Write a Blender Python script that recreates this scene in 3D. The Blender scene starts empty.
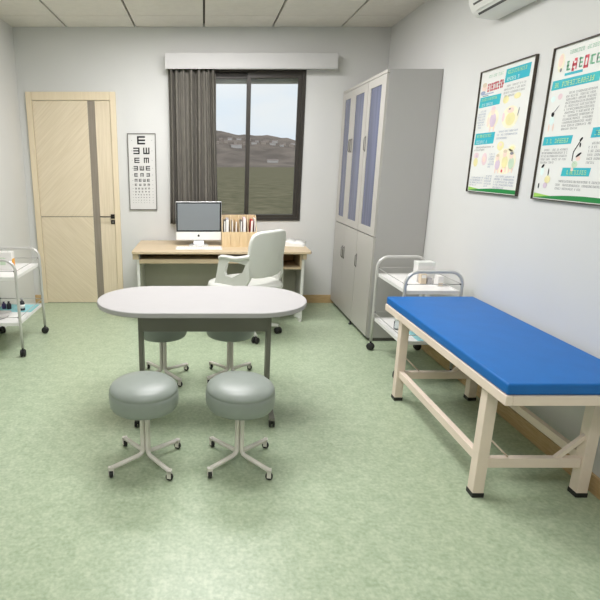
import bpy, bmesh, math, random
from mathutils import Vector, Matrix

random.seed(7)
PI = math.pi
scene = bpy.context.scene
COL = scene.collection

# ------------------------------------------------------------------ camera
F_PX, CX, TILT, CAM_H = 515.0, 204.0, math.atan(136 / 515.0), 1.46
cd = bpy.data.cameras.new('camera')
cam = bpy.data.objects.new('camera', cd)
COL.objects.link(cam)
cd.sensor_width = 36
cd.lens = F_PX / 600 * 36
cd.shift_x = (300 - CX) / 600
cd.clip_start = 0.05
cd.clip_end = 3000
cam.location = (0, 0, CAM_H)
cam.rotation_euler = (PI / 2 - TILT, 0, 0)
scene.camera = cam

# ------------------------------------------------------------------ sky
world = bpy.data.worlds.new('overcast_sky')
scene.world = world
world.use_nodes = True
nt = world.node_tree
nt.nodes.clear()
wo = nt.nodes.new('ShaderNodeOutputWorld')
bg = nt.nodes.new('ShaderNodeBackground')
tc = nt.nodes.new('ShaderNodeTexCoord')
mp = nt.nodes.new('ShaderNodeMapping')
mp.inputs['Scale'].default_value = (1, 1, 2.6)
no = nt.nodes.new('ShaderNodeTexNoise')
no.inputs['Scale'].default_value = 6.0
no.inputs['Detail'].default_value = 6
cr = nt.nodes.new('ShaderNodeValToRGB')
cr.color_ramp.elements[0].position = 0.36
cr.color_ramp.elements[0].color = (0.73, 0.80, 0.89, 1)
cr.color_ramp.elements[1].position = 0.60
cr.color_ramp.elements[1].color = (0.80, 0.83, 0.87, 1)
nt.links.new(tc.outputs['Generated'], mp.inputs['Vector'])
nt.links.new(mp.outputs[0], no.inputs['Vector'])
nt.links.new(no.outputs['Fac'], cr.inputs[0])
nt.links.new(cr.outputs[0], bg.inputs['Color'])
bg.inputs['Strength'].default_value = 1.2
nt.links.new(bg.outputs[0], wo.inputs[0])

# ------------------------------------------------------------------ exposure, room lamps
scene.view_settings.view_transform = 'Standard'
scene.view_settings.look = 'None'
scene.view_settings.gamma = 1
scene.view_settings.use_curve_mapping = False
scene.view_settings.exposure = 0.0
LIGHT_SPOTS = [(0.0, 4.10, 45.0), (0.02, 2.66, 29.0), (0.0, 0.1, 23.0)]
LIGHT_COLOR = (1.0, 0.98, 1.01)
for lx, ly, lw in LIGHT_SPOTS:
    ld = bpy.data.lights.new('panel_lamp', 'AREA')
    ld.shape = 'RECTANGLE'
    ld.size = 1.24
    ld.size_y = 0.58
    ld.energy = lw
    ld.color = LIGHT_COLOR
    lo = bpy.data.objects.new('panel_lamp', ld)
    lo.location = (lx, ly, 2.700)
    COL.objects.link(lo)


# ------------------------------------------------------------------ materials
def srgb(r, g, b):
    def f(c):
        c /= 255.0
        return c / 12.92 if c <= 0.04045 else ((c + 0.055) / 1.055) ** 2.4
    return (f(r), f(g), f(b), 1)


def mat(name, col, rough=0.5, metal=0.0, var=0.03, scale=12.0, stretch=(1, 1, 1), bump=0.0,
        bscale=60.0, coat=0.0, spec=0.5, col2=None, detail=3):
    m = bpy.data.materials.new(name)
    m.use_nodes = True
    n = m.node_tree
    b = n.nodes['Principled BSDF']
    b.inputs['Roughness'].default_value = rough
    b.inputs['Metallic'].default_value = metal
    b.inputs['Specular IOR Level'].default_value = spec
    b.inputs['Coat Weight'].default_value = coat
    c = srgb(*col)
    c2 = srgb(*col2) if col2 else tuple(min(1, v * (1 + 2 * var)) for v in c[:3]) + (1,)
    c1 = c if col2 else tuple(v * (1 - 2 * var) for v in c[:3]) + (1,)
    t = n.nodes.new('ShaderNodeTexCoord')
    mpp = n.nodes.new('ShaderNodeMapping')
    mpp.inputs['Scale'].default_value = stretch
    ns = n.nodes.new('ShaderNodeTexNoise')
    ns.inputs['Scale'].default_value = scale
    ns.inputs['Detail'].default_value = detail
    r = n.nodes.new('ShaderNodeValToRGB')
    r.color_ramp.elements[0].position = 0.35
    r.color_ramp.elements[1].position = 0.65
    r.color_ramp.elements[0].color = c1
    r.color_ramp.elements[1].color = c2
    n.links.new(t.outputs['Object'], mpp.inputs['Vector'])
    n.links.new(mpp.outputs[0], ns.inputs['Vector'])
    n.links.new(ns.outputs['Fac'], r.inputs[0])
    n.links.new(r.outputs[0], b.inputs['Base Color'])
    if bump:
        n2 = n.nodes.new('ShaderNodeTexNoise')
        n2.inputs['Scale'].default_value = bscale
        n.links.new(mpp.outputs[0], n2.inputs['Vector'])
        bp = n.nodes.new('ShaderNodeBump')
        bp.inputs['Strength'].default_value = bump
        bp.inputs['Distance'].default_value = 0.002
        n.links.new(n2.outputs['Fac'], bp.inputs['Height'])
        n.links.new(bp.outputs[0], b.inputs['Normal'])
    return m


M = {}
M['wall'] = mat('painted_wall', (213, 213, 210), 0.75, var=0.006, scale=2, bump=0.05, bscale=300, spec=0.25)
M['ceiling'] = mat('ceiling_tile', (226, 222, 214), 0.9, var=0.01, scale=20, spec=0.1)
M['grid_dark'] = mat('ceiling_channel', (70, 64, 48), 0.6)
M['pelmet'] = mat('pelmet_white', (200, 199, 197), 0.6, var=0.005)
M['base_wood'] = mat('baseboard_wood', (188, 156, 110), 0.5, col2=(204, 176, 132), scale=5, stretch=(3, 3, 30))
M['win_frame'] = mat('window_aluminium', (58, 54, 49), 0.4, metal=0.2, var=0.02)
M['curtain'] = mat('curtain_cloth', (108, 105, 98), 0.85, col2=(119, 115, 107), scale=30, stretch=(2, 2, 0.3), bump=0.1, bscale=200, spec=0.15)
M['white_plastic'] = mat('white_plastic', (226, 228, 222), 0.4, var=0.005)
M['chair_white'] = mat('chair_plastic', (216, 217, 210), 0.42, var=0.005)
M['chair_fabric'] = mat('chair_fabric', (206, 211, 200), 0.75, var=0.01, scale=200)
M['white_lam'] = mat('white_laminate', (177, 175, 174), 0.55, spec=0.2, var=0.004)
M['desk_wood'] = mat('desk_oak', (192, 173, 141), 0.45, col2=(203, 184, 153), scale=6, stretch=(1, 12, 12))
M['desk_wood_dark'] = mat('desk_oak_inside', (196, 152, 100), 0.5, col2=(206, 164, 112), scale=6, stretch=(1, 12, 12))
M['modesty'] = mat('grey_board', (180, 178, 164), 0.6, var=0.01)
M['desk_white'] = mat('desk_side_white', (226, 226, 220), 0.45, var=0.005)
M['steel_grey'] = mat('grey_painted_steel', (112, 110, 102), 0.45, var=0.01)
M['cab_grey'] = mat('cabinet_steel', (175, 173, 170), 0.42, var=0.006, scale=3)
M['cab_door'] = mat('cabinet_door_steel', (184, 181, 174), 0.36, var=0.006, scale=3)
M['slot'] = mat('dark_grey_slot', (90, 88, 84), 0.6)  # dark grey for cabinet handle plates and plinth
M['handle'] = mat('cabinet_handle', (130, 128, 122), 0.3, metal=0.8)
M['stool_vinyl'] = mat('stool_vinyl', (143, 151, 144), 0.38, var=0.012, scale=20, bump=0.06, bscale=120, spec=0.6)
M['stool_metal'] = mat('stool_enamel', (232, 227, 219), 0.35, metal=0.1, var=0.005)
M['black'] = mat('black_rubber', (30, 30, 29), 0.5)
M['table_metal'] = mat('table_leg_steel', (122, 121, 112), 0.4, metal=0.2, var=0.01)
M['bed_frame'] = mat('bed_enamel', (237, 220, 204), 0.45, var=0.012, scale=8)
M['bed_blue'] = mat('bed_vinyl', (20, 104, 180), 0.45, var=0.015, scale=10, bump=0.03, bscale=200, spec=0.35)
M['cart_tube'] = mat('cart_tube', (205, 204, 200), 0.3, metal=0.35, var=0.005)
M['rail'] = mat('rail_wire', (176, 174, 170), 0.4, metal=0.1)
M['cart_shelf'] = mat('cart_shelf', (236, 235, 232), 0.35, var=0.004)
M['teal'] = mat('teal_cloth', (146, 202, 206), 0.7, var=0.03, scale=30)
M['steel'] = mat('stainless', (190, 190, 188), 0.25, metal=0.85)
M['enamel'] = mat('dish_enamel', (206, 203, 200), 0.25, metal=0.2)
M['carton'] = mat('white_carton', (232, 230, 226), 0.55, var=0.01)
M['beige'] = mat('beige_carton', (214, 198, 174), 0.6, var=0.02)
M['pink'] = mat('pink_print', (230, 206, 210), 0.6)
M['palegreen'] = mat('pale_green_print', (196, 216, 190), 0.6)
M['orange'] = mat('orange_print', (224, 120, 60), 0.5, col2=(226, 172, 60), scale=40)
M['dark_bottle'] = mat('dark_plastic', (40, 38, 48), 0.3)
M['purple'] = mat('purple_plastic', (70, 60, 110), 0.35)
M['wood_tan'] = mat('tan_wood', (206, 170, 120), 0.6)
M['alu'] = mat('aluminium', (206, 207, 206), 0.35, metal=0.55, var=0.004)
M['white_gloss'] = mat('white_enamel', (240, 240, 238), 0.25, var=0.003)
M['bezel'] = mat('black_bezel', (26, 28, 30), 0.25)
M['screen'] = mat('matt_screen', (126, 132, 136), 0.3, var=0.01, scale=3)
M['org_wood'] = mat('organizer_wood', (216, 192, 150), 0.5, col2=(224, 202, 164), scale=8, stretch=(8, 8, 1))
M['paper'] = mat('paper', (238, 237, 232), 0.7, var=0.005)
M['paper_grey'] = mat('grey_folder', (176, 174, 176), 0.6)
M['red'] = mat('red_folder', (200, 56, 40), 0.5)
M['ink'] = mat('black_ink', (20, 18, 20), 0.8)
M['ink_soft'] = mat('grey_ink', (140, 140, 144), 0.6)
M['ink_blue'] = mat('blue_grey_ink', (150, 162, 188), 0.6)
M['frame_dark'] = mat('poster_frame', (72, 64, 54), 0.35, metal=0.3)
M['chart_paper'] = mat('chart_paper', (216, 215, 212), 0.7, var=0.003, spec=0.2)
M['chart_frame'] = mat('chart_frame', (110, 108, 102), 0.4)
M['poster_paper'] = mat('poster_paper', (230, 231, 226), 0.4, var=0.003)
M['banner'] = mat('teal_banner', (46, 176, 196), 0.45, col2=(60, 190, 190), scale=4)
M['banner_ink'] = mat('banner_lettering', (196, 232, 150), 0.5)
M['banner_white'] = mat('banner_white', (222, 240, 236), 0.5)
M['green_band'] = mat('green_band', (30, 134, 66), 0.45)
M['lime'] = mat('lime_band', (160, 206, 96), 0.45)
M['title_red'] = mat('title_red', (216, 84, 96), 0.5)
M['title_green'] = mat('title_green', (110, 180, 140), 0.5)
M['title_pale'] = mat('title_pale_green', (150, 200, 170), 0.5)
M['skin'] = mat('cartoon_skin', (240, 214, 200), 0.6)
M['yellow'] = mat('cartoon_yellow', (232, 224, 168), 0.6)
M['cream'] = mat('cartoon_cream', (240, 234, 206), 0.6)
M['lilac'] = mat('cartoon_lilac', (214, 196, 212), 0.6)
M['door_handle'] = mat('black_lever', (34, 30, 26), 0.35, metal=0.3)
M['ac_white'] = mat('ac_plastic', (230, 230, 225), 0.35, var=0.004)
M['ac_dark'] = mat('ac_vent', (86, 86, 84), 0.5)
M['lamp_frame'] = mat('lamp_frame', (230, 230, 230), 0.4)
M['stone'] = mat('exterior_render', (150, 150, 150), 0.8)
M['house_white'] = mat('house_wall', (222, 216, 212), 0.8)
M['house_tan'] = mat('house_tan', (196, 182, 170), 0.8)
M['roof'] = mat('house_roof', (168, 152, 144), 0.8)


def floor_material():
    m = bpy.data.materials.new('green_vinyl_floor')
    m.use_nodes = True
    n = m.node_tree
    b = n.nodes['Principled BSDF']
    b.inputs['Roughness'].default_value = 0.33
    b.inputs['Specular IOR Level'].default_value = 0.5
    t = n.nodes.new('ShaderNodeTexCoord')
    n1 = n.nodes.new('ShaderNodeTexNoise'); n1.inputs['Scale'].default_value = 62; n1.inputs['Detail'].default_value = 4
    n2 = n.nodes.new('ShaderNodeTexNoise'); n2.inputs['Scale'].default_value = 16; n2.inputs['Detail'].default_value = 3
    n3 = n.nodes.new('ShaderNodeTexVoronoi'); n3.inputs['Scale'].default_value = 60
    r = n.nodes.new('ShaderNodeValToRGB')
    r.color_ramp.elements[0].position = 0.33; r.color_ramp.elements[0].color = srgb(154, 171, 141)
    r.color_ramp.elements[1].position = 0.66; r.color_ramp.elements[1].color = srgb(187, 199, 172)
    e = r.color_ramp.elements.new(0.5); e.color = srgb(171, 186, 157)
    a = n.nodes.new('ShaderNodeMath'); a.operation = 'MULTIPLY_ADD'; a.inputs[1].default_value = 0.62; 
    c = n.nodes.new('ShaderNodeMath'); c.operation = 'MULTIPLY'; c.inputs[1].default_value = 0.38
    d = n.nodes.new('ShaderNodeMath'); d.operation = 'MULTIPLY_ADD'; d.inputs[1].default_value = 0.14
    n.links.new(t.outputs['Object'], n1.inputs['Vector'])
    n.links.new(t.outputs['Object'], n2.inputs['Vector'])
    n.links.new(t.outputs['Object'], n3.inputs['Vector'])
    n.links.new(n2.outputs['Fac'], c.inputs[0])
    n.links.new(n1.outputs['Fac'], a.inputs[0])
    n.links.new(c.outputs[0], a.inputs[2])
    s = n.nodes.new('ShaderNodeMath'); s.operation = 'SUBTRACT'; s.inputs[1].default_value = 0.5
    n.links.new(n3.outputs['Color'], s.inputs[0])
    n.links.new(s.outputs[0], d.inputs[0])
    n.links.new(a.outputs[0], d.inputs[2])
    n.links.new(d.outputs[0], r.inputs[0])
    n.links.new(r.outputs[0], b.inputs['Base Color'])
    return m


M['floor'] = floor_material()


def door_material(name, direction, cA=(218, 203, 175), cB=(230, 216, 190)):
    """pale oak with planked grain; direction: 'rise', 'fall' or 'vertical'"""
    m = bpy.data.materials.new(name)
    m.use_nodes = True
    n = m.node_tree
    b = n.nodes['Principled BSDF']
    b.inputs['Roughness'].default_value = 0.5
    t = n.nodes.new('ShaderNodeTexCoord')
    mp1 = n.nodes.new('ShaderNodeMapping')
    ang = {'rise': PI / 4, 'fall': -PI / 4, 'vertical': PI / 2}[direction]
    mp1.inputs['Rotation'].default_value = (0, ang, 0)
    mp2 = n.nodes.new('ShaderNodeMapping')
    mp2.inputs['Scale'].default_value = (1.2, 1, 26)
    ns = n.nodes.new('ShaderNodeTexNoise'); ns.inputs['Scale'].default_value = 3.0; ns.inputs['Detail'].default_value = 4
    r = n.nodes.new('ShaderNodeValToRGB')
    r.color_ramp.elements[0].position = 0.3; r.color_ramp.elements[0].color = srgb(*cA)
    r.color_ramp.elements[1].position = 0.7; r.color_ramp.elements[1].color = srgb(*cB)
    n.links.new(t.outputs['Object'], mp1.inputs['Vector'])
    n.links.new(mp1.outputs[0], mp2.inputs['Vector'])
    n.links.new(mp2.outputs[0], ns.inputs['Vector'])
    n.links.new(ns.outputs['Fac'], r.inputs[0])
    n.links.new(r.outputs[0], b.inputs['Base Color'])
    return m


M['door_rise'] = door_material('door_oak_rising', 'rise')
M['door_fall'] = door_material('door_oak_falling', 'fall')
M['door_vert'] = door_material('door_oak_upright', 'vertical')
M['door_frame'] = door_material('door_frame_oak', 'vertical', (224, 208, 178), (232, 217, 188))
M['door_grey'] = door_material('door_grey_inlay', 'vertical', (136, 126, 112), (150, 141, 128))


def glass_material(name, tint, refl=0.06, rough=0.0):
    m = bpy.data.materials.new(name)
    m.use_nodes = True
    n = m.node_tree
    n.nodes.clear()
    o = n.nodes.new('ShaderNodeOutputMaterial')
    mx = n.nodes.new('ShaderNodeMixShader')
    tr = n.nodes.new('ShaderNodeBsdfTransparent')
    gl = n.nodes.new('ShaderNodeBsdfGlossy')
    fr = n.nodes.new('ShaderNodeFresnel'); fr.inputs['IOR'].default_value = 1.2
    ns = n.nodes.new('ShaderNodeTexNoise'); ns.inputs['Scale'].default_value = 2
    tr.inputs['Color'].default_value = (*tint, 1)
    gl.inputs['Roughness'].default_value = 0.2
    n.links.new(fr.outputs[0], mx.inputs[0])
    n.links.new(tr.outputs[0], mx.inputs[1])
    n.links.new(gl.outputs[0], mx.inputs[2])
    n.links.new(mx.outputs[0], o.inputs[0])
    return m


M['glass'] = glass_material('window_glass', (0.93, 0.94, 0.93))
M['blue_glass'] = mat('blue_tinted_glass', (94, 99, 124), 0.22, var=0.10, scale=3, stretch=(1, 6, 0.3), spec=0.5)
M['jar_glass'] = glass_material('jar_glass', (0.86, 0.9, 0.9))


def emissive(name, col, s):
    m = bpy.data.materials.new(name)
    m.use_nodes = True
    b = m.node_tree.nodes['Principled BSDF']
    b.inputs['Base Color'].default_value = (*col, 1)
    b.inputs['Emission Color'].default_value = (*col, 1)
    b.inputs['Emission Strength'].default_value = s
    return m


M['diffuser'] = emissive('lamp_diffuser', (1, 0.98, 0.94), 4.0)
M['grass'] = mat('hazed_field_grass', (108, 105, 80), 0.95, col2=(140, 132, 106), scale=1.6, var=0, spec=0.05, detail=12, stretch=(1, 0.8, 1))  # grass colours shifted to beige, with haze painted in
M['hill'] = mat('hazed_hillside_scrub', (122, 112, 104), 0.95, col2=(152, 139, 128), scale=0.06, spec=0.05, detail=8)  # distance haze is mixed into these muted scrub colours


# ------------------------------------------------------------------ mesh helpers
class MB:
    """collects shapes of one part; build() links them as one mesh object"""

    def __init__(self):
        self.bm = bmesh.new()
        self.mats = []

    def mi(self, m):
        if m not in self.mats:
            self.mats.append(m)
        return self.mats.index(m)

    def _face(self, vs, mi, smooth=False):
        try:
            f = self.bm.faces.new(vs)
            f.material_index = mi
            f.smooth = smooth
        except ValueError:
            pass

    def box(self, x0, x1, y0, y1, z0, z1, m, bev=0.0, seg=2, mx=None):
        t = bmesh.new()
        vs = [t.verts.new(p) for p in ((x0, y0, z0), (x1, y0, z0), (x1, y1, z0), (x0, y1, z0),
                                       (x0, y0, z1), (x1, y0, z1), (x1, y1, z1), (x0, y1, z1))]
        for q in ((0, 3, 2, 1), (4, 5, 6, 7), (0, 1, 5, 4), (1, 2, 6, 5), (2, 3, 7, 6), (3, 0, 4, 7)):
            t.faces.new([vs[i] for i in q])
        if bev:
            bmesh.ops.bevel(t, geom=list(t.edges), offset=bev, segments=seg, affect='EDGES', profile=0.6)
        self.merge(t, m, mx, smooth=bool(bev) and seg > 2)
        return self

    def merge(self, t, m, mx=None, smooth=False):
        mi = self.mi(m)
        mp_ = {}
        for v in t.verts:
            co = v.co if mx is None else mx @ v.co
            mp_[v] = self.bm.verts.new(co)
        for f in t.faces:
            self._face([mp_[v] for v in f.verts], mi, smooth or f.smooth)
        t.free()

    def prism(self, poly, a, b, m, axis='z', mx=None, smooth=False):
        """poly: 2D outline; extruded from a to b along axis"""
        def P(u, v, w):
            return {'z': (u, v, w), 'y': (u, w, v), 'x': (w, u, v)}[axis]
        t = bmesh.new()
        A = [t.verts.new(P(u, v, a)) for u, v in poly]
        B = [t.verts.new(P(u, v, b)) for u, v in poly]
        t.faces.new(A[::-1])
        t.faces.new(B)
        n = len(poly)
        for i in range(n):
            f = t.faces.new((A[i], A[(i + 1) % n], B[(i + 1) % n], B[i]))
            f.smooth = smooth
        bmesh.ops.recalc_face_normals(t, faces=list(t.faces))
        self.merge(t, m, mx)
        return self

    def tube(self, pts, r, m, n=10, caps=True, smooth=True, mx=None, flat=None):
        """round tube along points; flat=(w,h) gives a rectangular section"""
        pts = [Vector(p) for p in pts]
        mi = self.mi(m)
        rings = []
        tan0 = (pts[1] - pts[0]).normalized()
        up = Vector((0, 0, 1)) if abs(tan0.z) < 0.9 else Vector((1, 0, 0))
        prev = (up - tan0 * up.dot(tan0)).normalized()
        for i, p in enumerate(pts):
            if i == 0:
                tg = tan0
            elif i == len(pts) - 1:
                tg = (pts[i] - pts[i - 1]).normalized()
            else:
                tg = ((pts[i + 1] - pts[i]).normalized() + (pts[i] - pts[i - 1]).normalized()).normalized()
            u = (prev - tg * prev.dot(tg)).normalized()
            w = tg.cross(u)
            prev = u
            rr = r[i] if isinstance(r, (list, tuple)) else r
            ring = []
            if flat:
                for (a, b) in ((1, 1), (-1, 1), (-1, -1), (1, -1)):
                    co = p + u * a * flat[1] / 2 + w * b * flat[0] / 2
                    ring.append(self.bm.verts.new(co if mx is None else mx @ co))
            else:
                for k in range(n):
                    a = 2 * PI * k / n
                    co = p + (u * math.cos(a) + w * math.sin(a)) * rr
                    ring.append(self.bm.verts.new(co if mx is None else mx @ co))
            rings.append(ring)
        k_ = len(rings[0])
        for a, b in zip(rings, rings[1:]):
            for k in range(k_):
                self._face((a[k], a[(k + 1) % k_], b[(k + 1) % k_], b[k]), mi, smooth and not flat)
        if caps:
            self._face(rings[0][::-1], mi)
            self._face(rings[-1], mi)
        return self

    def lathe(self, prof, m, c=(0, 0, 0), n=32, mx=None, smooth=True, axis='z'):
        mi = self.mi(m)
        rings = []
        c = Vector(c)

        def W(x, y, z):
            p = Vector((x, y, z)) if axis == 'z' else (Vector((z, x, y)) if axis == 'x' else Vector((x, z, y)))
            p = p + c
            return self.bm.verts.new(p if mx is None else mx @ p)
        for r, z in prof:
            if r < 1e-6:
                rings.append([W(0, 0, z)])
            else:
                rings.append([W(r * math.cos(2 * PI * k / n), r * math.sin(2 * PI * k / n), z) for k in range(n)])
        for a, b in zip(rings, rings[1:]):
            for k in range(n):
                k2 = (k + 1) % n
                if len(a) == 1 and len(b) == 1:
                    continue
                if len(a) == 1:
                    self._face((a[0], b[k2], b[k]), mi, smooth)
                elif len(b) == 1:
                    self._face((a[k], a[k2], b[0]), mi, smooth)
                else:
                    self._face((a[k], a[k2], b[k2], b[k]), mi, smooth)
        if len(rings[0]) > 1:
            self._face(rings[0][::-1], mi)
        if len(rings[-1]) > 1:
            self._face(rings[-1], mi)
        return self

    def quad(self, pts, m):
        self._face([self.bm.verts.new(p) for p in pts], self.mi(m))
        return self

    def build(self, name, parent=None, recalc=True, bevel=0.0, bseg=2, auto=False):
        if recalc:
            bmesh.ops.recalc_face_normals(self.bm, faces=list(self.bm.faces))
        me = bpy.data.meshes.new(name)
        self.bm.to_mesh(me)
        self.bm.free()
        for k in self.mats:
            me.materials.append(M[k])
        o = bpy.data.objects.new(name, me)
        COL.objects.link(o)
        if parent:
            o.parent = parent
        if bevel:
            md = o.modifiers.new('bevel', 'BEVEL')
            md.width = bevel
            md.segments = bseg
            md.limit_method = 'ANGLE'
            md.angle_limit = math.radians(40)
            me.shade_smooth()
            md.harden_normals = True
        return o


def thing(name, label, cat, loc=(0, 0, 0), rz=0.0, group=None):
    o = bpy.data.objects.new(name, None)
    o.empty_display_size = 0.1
    COL.objects.link(o)
    o.location = loc
    o.rotation_euler = (0, 0, rz)
    return tag(o, label, cat, group)


def tag(o, label, cat, group=None, kind=None):
    if label:
        o['label'] = label
    if cat:
        o['category'] = cat
    if group:
        o['group'] = group
    if kind:
        o['kind'] = kind
    return o


def structure(o, label=None, cat=None):
    o['kind'] = 'structure'
    return tag(o, label, cat)


def copy_tree(o, parent=None):
    c = o.copy()
    COL.objects.link(c)
    c.parent = parent
    for ch in list(o.children):
        copy_tree(ch, c)
    return c


def dup(root, loc, rz, label, group=None):
    c = copy_tree(root)
    c.location = loc
    c.rotation_euler = (0, 0, rz)
    c['label'] = label
    if group:
        c['group'] = group
    return c


def arc(cx, cy, r, a0, a1, n):
    return [(cx + r * math.cos(a0 + (a1 - a0) * i / n), cy + r * math.sin(a0 + (a1 - a0) * i / n)) for i in range(n + 1)]


# ================================================================== room shell
XL, XR, YB, YF, ZC = -1.83, 1.79, 5.42, -1.6, 2.725
T = 0.24
structure(MB().box(XL - T, XR + T, YF - T, YB + T, -0.12, 0, 'floor').build('floor'),
          'pale green speckled vinyl floor of the consulting room', 'floor')
structure(MB().box(XL - T, XL, YF, YB, 0, ZC + 0.1, 'wall').build('wall_left'), 'plain off-white wall on the left', 'wall')
structure(MB().box(XR, XR + T, YF, YB, 0, ZC + 0.1, 'wall').build('wall_right'), 'off-white wall on the right behind the examination bed', 'wall')
structure(MB().box(XL - T, XR + T, YF - T, YF, 0, ZC + 0.1, 'wall').build('wall_front'), 'off-white wall behind the viewer', 'wall')
WX0, WX1, WZ0, WZ1 = -0.14, 0.998, 0.888, 2.36
wb = MB()
wb.box(XL - T, WX0, YB, YB + T, 0, ZC + 0.1, 'wall')
wb.box(WX1, XR + T, YB, YB + T, 0, ZC + 0.1, 'wall')
wb.box(WX0, WX1, YB, YB + T, 0, WZ0, 'wall')
wb.box(WX0, WX1, YB, YB + T, WZ1, ZC + 0.1, 'wall')
wb.box(WX0, WX1, YB + 0.10, YB + T, 2.252, WZ1, 'wall')
structure(wb.build('wall_back'), 'off-white far wall with the door and the window', 'wall')

# ceiling: tiles between dark channels
cb = MB()
cb.box(XL - T, XR + T, YF - T, YB + T, ZC + 0.03, ZC + 0.1, 'grid_dark')
PITCH = 0.6563
xs = [XL] + [k * PITCH for k in range(-2, 3)] + [XR]
for xa, xb in zip(xs, xs[1:]):
    y = 5.03
    ys = [YB, 5.03]
    while y - PITCH * 2 > YF:
        y -= PITCH * 2
        ys.append(y)
    ys.append(YF)
    g0 = 0 if xa == XL else 0.009
    g1 = 0 if xb == XR else 0.009
    for y1, y0 in zip(ys, ys[1:]):
        cb.box(xa + g0, xb - g1, y0 + 0.003, y1 - 0.003, ZC, ZC + 0.025, 'ceiling')
structure(cb.build('ceiling'), 'suspended ceiling of cream panels with dark channels', 'ceiling')

BH, BT = 0.088, 0.014
DX0, DX1, DZ = -1.756, -0.871, 2.145
for nm, b in (('baseboard_right', (XR - BT, XR, YF, YB)),
              ('baseboard_front', (XL, XR - BT, YF, YF + BT))):
    structure(MB().box(*b, 0, BH, 'base_wood').build(nm, bevel=0.002), 'brown wooden skirting board, ' + nm.split('_')[1] + ' side', 'baseboard')
bb = MB().box(XL, DX0, YB - BT, YB, 0, BH, 'base_wood')
bb.box(DX1, XR - BT, YB - BT, YB, 0, BH, 'base_wood')
structure(bb.build('baseboard_back', bevel=0.002), 'brown wooden skirting board along the far wall', 'baseboard')

# ------------------------------------------------------------------ ceiling lights
proto = None
for i, (lx, ly, lw) in enumerate(LIGHT_SPOTS):
    lab = ['wide ceiling light panel between the desk and the oval table', 'ceiling light panel above the oval table',
           'wide ceiling light panel above the viewer'][i]
    if proto is None:
        t = thing('ceiling_light', lab, 'light', (lx, ly, ZC), 0, 'wide ceiling light panels')
        f = MB()
        for b in ((-.64, .64, -.31, -.295), (-.64, .64, .295, .31), (-.64, -.625, -.295, .295), (.625, .64, -.295, .295)):
            f.box(*b, -0.014, 0, 'lamp_frame')
        f.build('frame', t)
        MB().box(-.625, .625, -.295, .295, -0.010, -0.001, 'diffuser').build('diffuser', t)
        proto = t
    else:
        dup(proto, (lx, ly, ZC), 0, lab)

# ------------------------------------------------------------------ window
w = thing('window_1', 'dark-framed sliding window looking onto a field and hillside', 'window')
structure(w)
fy0, fy1 = YB - 0.012, YB + 0.07
f = MB()
fw = 0.034
f.box(WX0, WX1, fy0, fy1, WZ0, WZ0 + fw, 'win_frame')
f.box(WX0, WX1, fy0, fy1, WZ1 - fw, WZ1, 'win_frame')
f.box(WX0, WX0 + fw, fy0, fy1, WZ0 + fw, WZ1 - fw, 'win_frame')
f.box(WX1 - fw, WX1, fy0, fy1, WZ0 + fw, WZ1 - fw, 'win_frame')
f.build('window_frame', w, bevel=0.002)


def sash(x0, x1, y0, y1, sw=0.04, top=0.055):
    z0, z1 = WZ0 + fw, WZ1 - fw
    s = MB()
    s.box(x0, x1, y0, y1, z0, z0 + 0.03, 'win_frame')
    s.box(x0, x1, y0, y1, z1 - top, z1, 'win_frame')
    s.box(x0, x0 + sw, y0, y1, z0 + 0.03, z1 - top, 'win_frame')
    s.box(x1 - sw, x1, y0, y1, z0 + 0.03, z1 - top, 'win_frame')
    so = s.build('sash', w, bevel=0.002)
    MB().box(x0 + sw, x1 - sw, (y0 + y1) / 2 - .003, (y0 + y1) / 2 + .003, z0 + .03, z1 - top, 'glass').build('pane', so)


sash(0.422, WX1 - fw, fy0 + 0.008, fy0 + 0.038)
sash(WX0 + fw, 0.462, fy0 + 0.042, fy0 + 0.072)

# pelmet and curtain
PZ0, PZ1 = 2.335, 2.475
pl = MB().box(-0.372, 1.272, 5.295, YB, PZ0 + 0.012, PZ1, 'pelmet')
pl.box(-0.372, 1.272, 5.295, 5.305, PZ0, PZ0 + 0.012, 'pelmet')
tag(pl.build('curtain_pelmet', bevel=0.002), 'long white box pelmet mounted above the window', 'pelmet')

cu = bmesh.new()
NX, NZ = 150, 24
grid = []
cz0, cz1 = 0.86, PZ0 + 0.010
for j in range(NZ + 1):
    v = j / NZ
    row = []
    for i in range(NX + 1):
        u = i / NX
        x = -0.345 + u * (0.462 + 0.028 * (1 - v)) + 0.006 * math.sin(u * 9 + v * 3)
        ph = u * 2 * PI * 8.0 + 2.2 * math.sin(u * 7.3) + 0.5 * math.sin(v * 2.2 + u * 11)
        amp = 0.026 + 0.014 * math.sin(u * 13 + 1) + 0.006 * (1 - v)
        y = 5.350 + amp * math.sin(ph) + 0.004 * math.sin(ph * 2.3 + v * 2)
        row.append(cu.verts.new((x, y, cz0 + v * (cz1 - cz0))))
    grid.append(row)
for j in range(NZ):
    for i in range(NX):
        fc = cu.faces.new((grid[j][i], grid[j][i + 1], grid[j + 1][i + 1], grid[j + 1][i]))
        fc.smooth = True
me = bpy.data.meshes.new('curtain')
cu.to_mesh(me)
cu.free()
me.materials.append(M['curtain'])
co = bpy.data.objects.new('curtain', me)
COL.objects.link(co)
sd = co.modifiers.new('thick', 'SOLIDIFY')
sd.thickness = 0.003
tag(co, 'gathered grey-brown curtain hanging under the left end of the pelmet', 'curtain')

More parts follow.
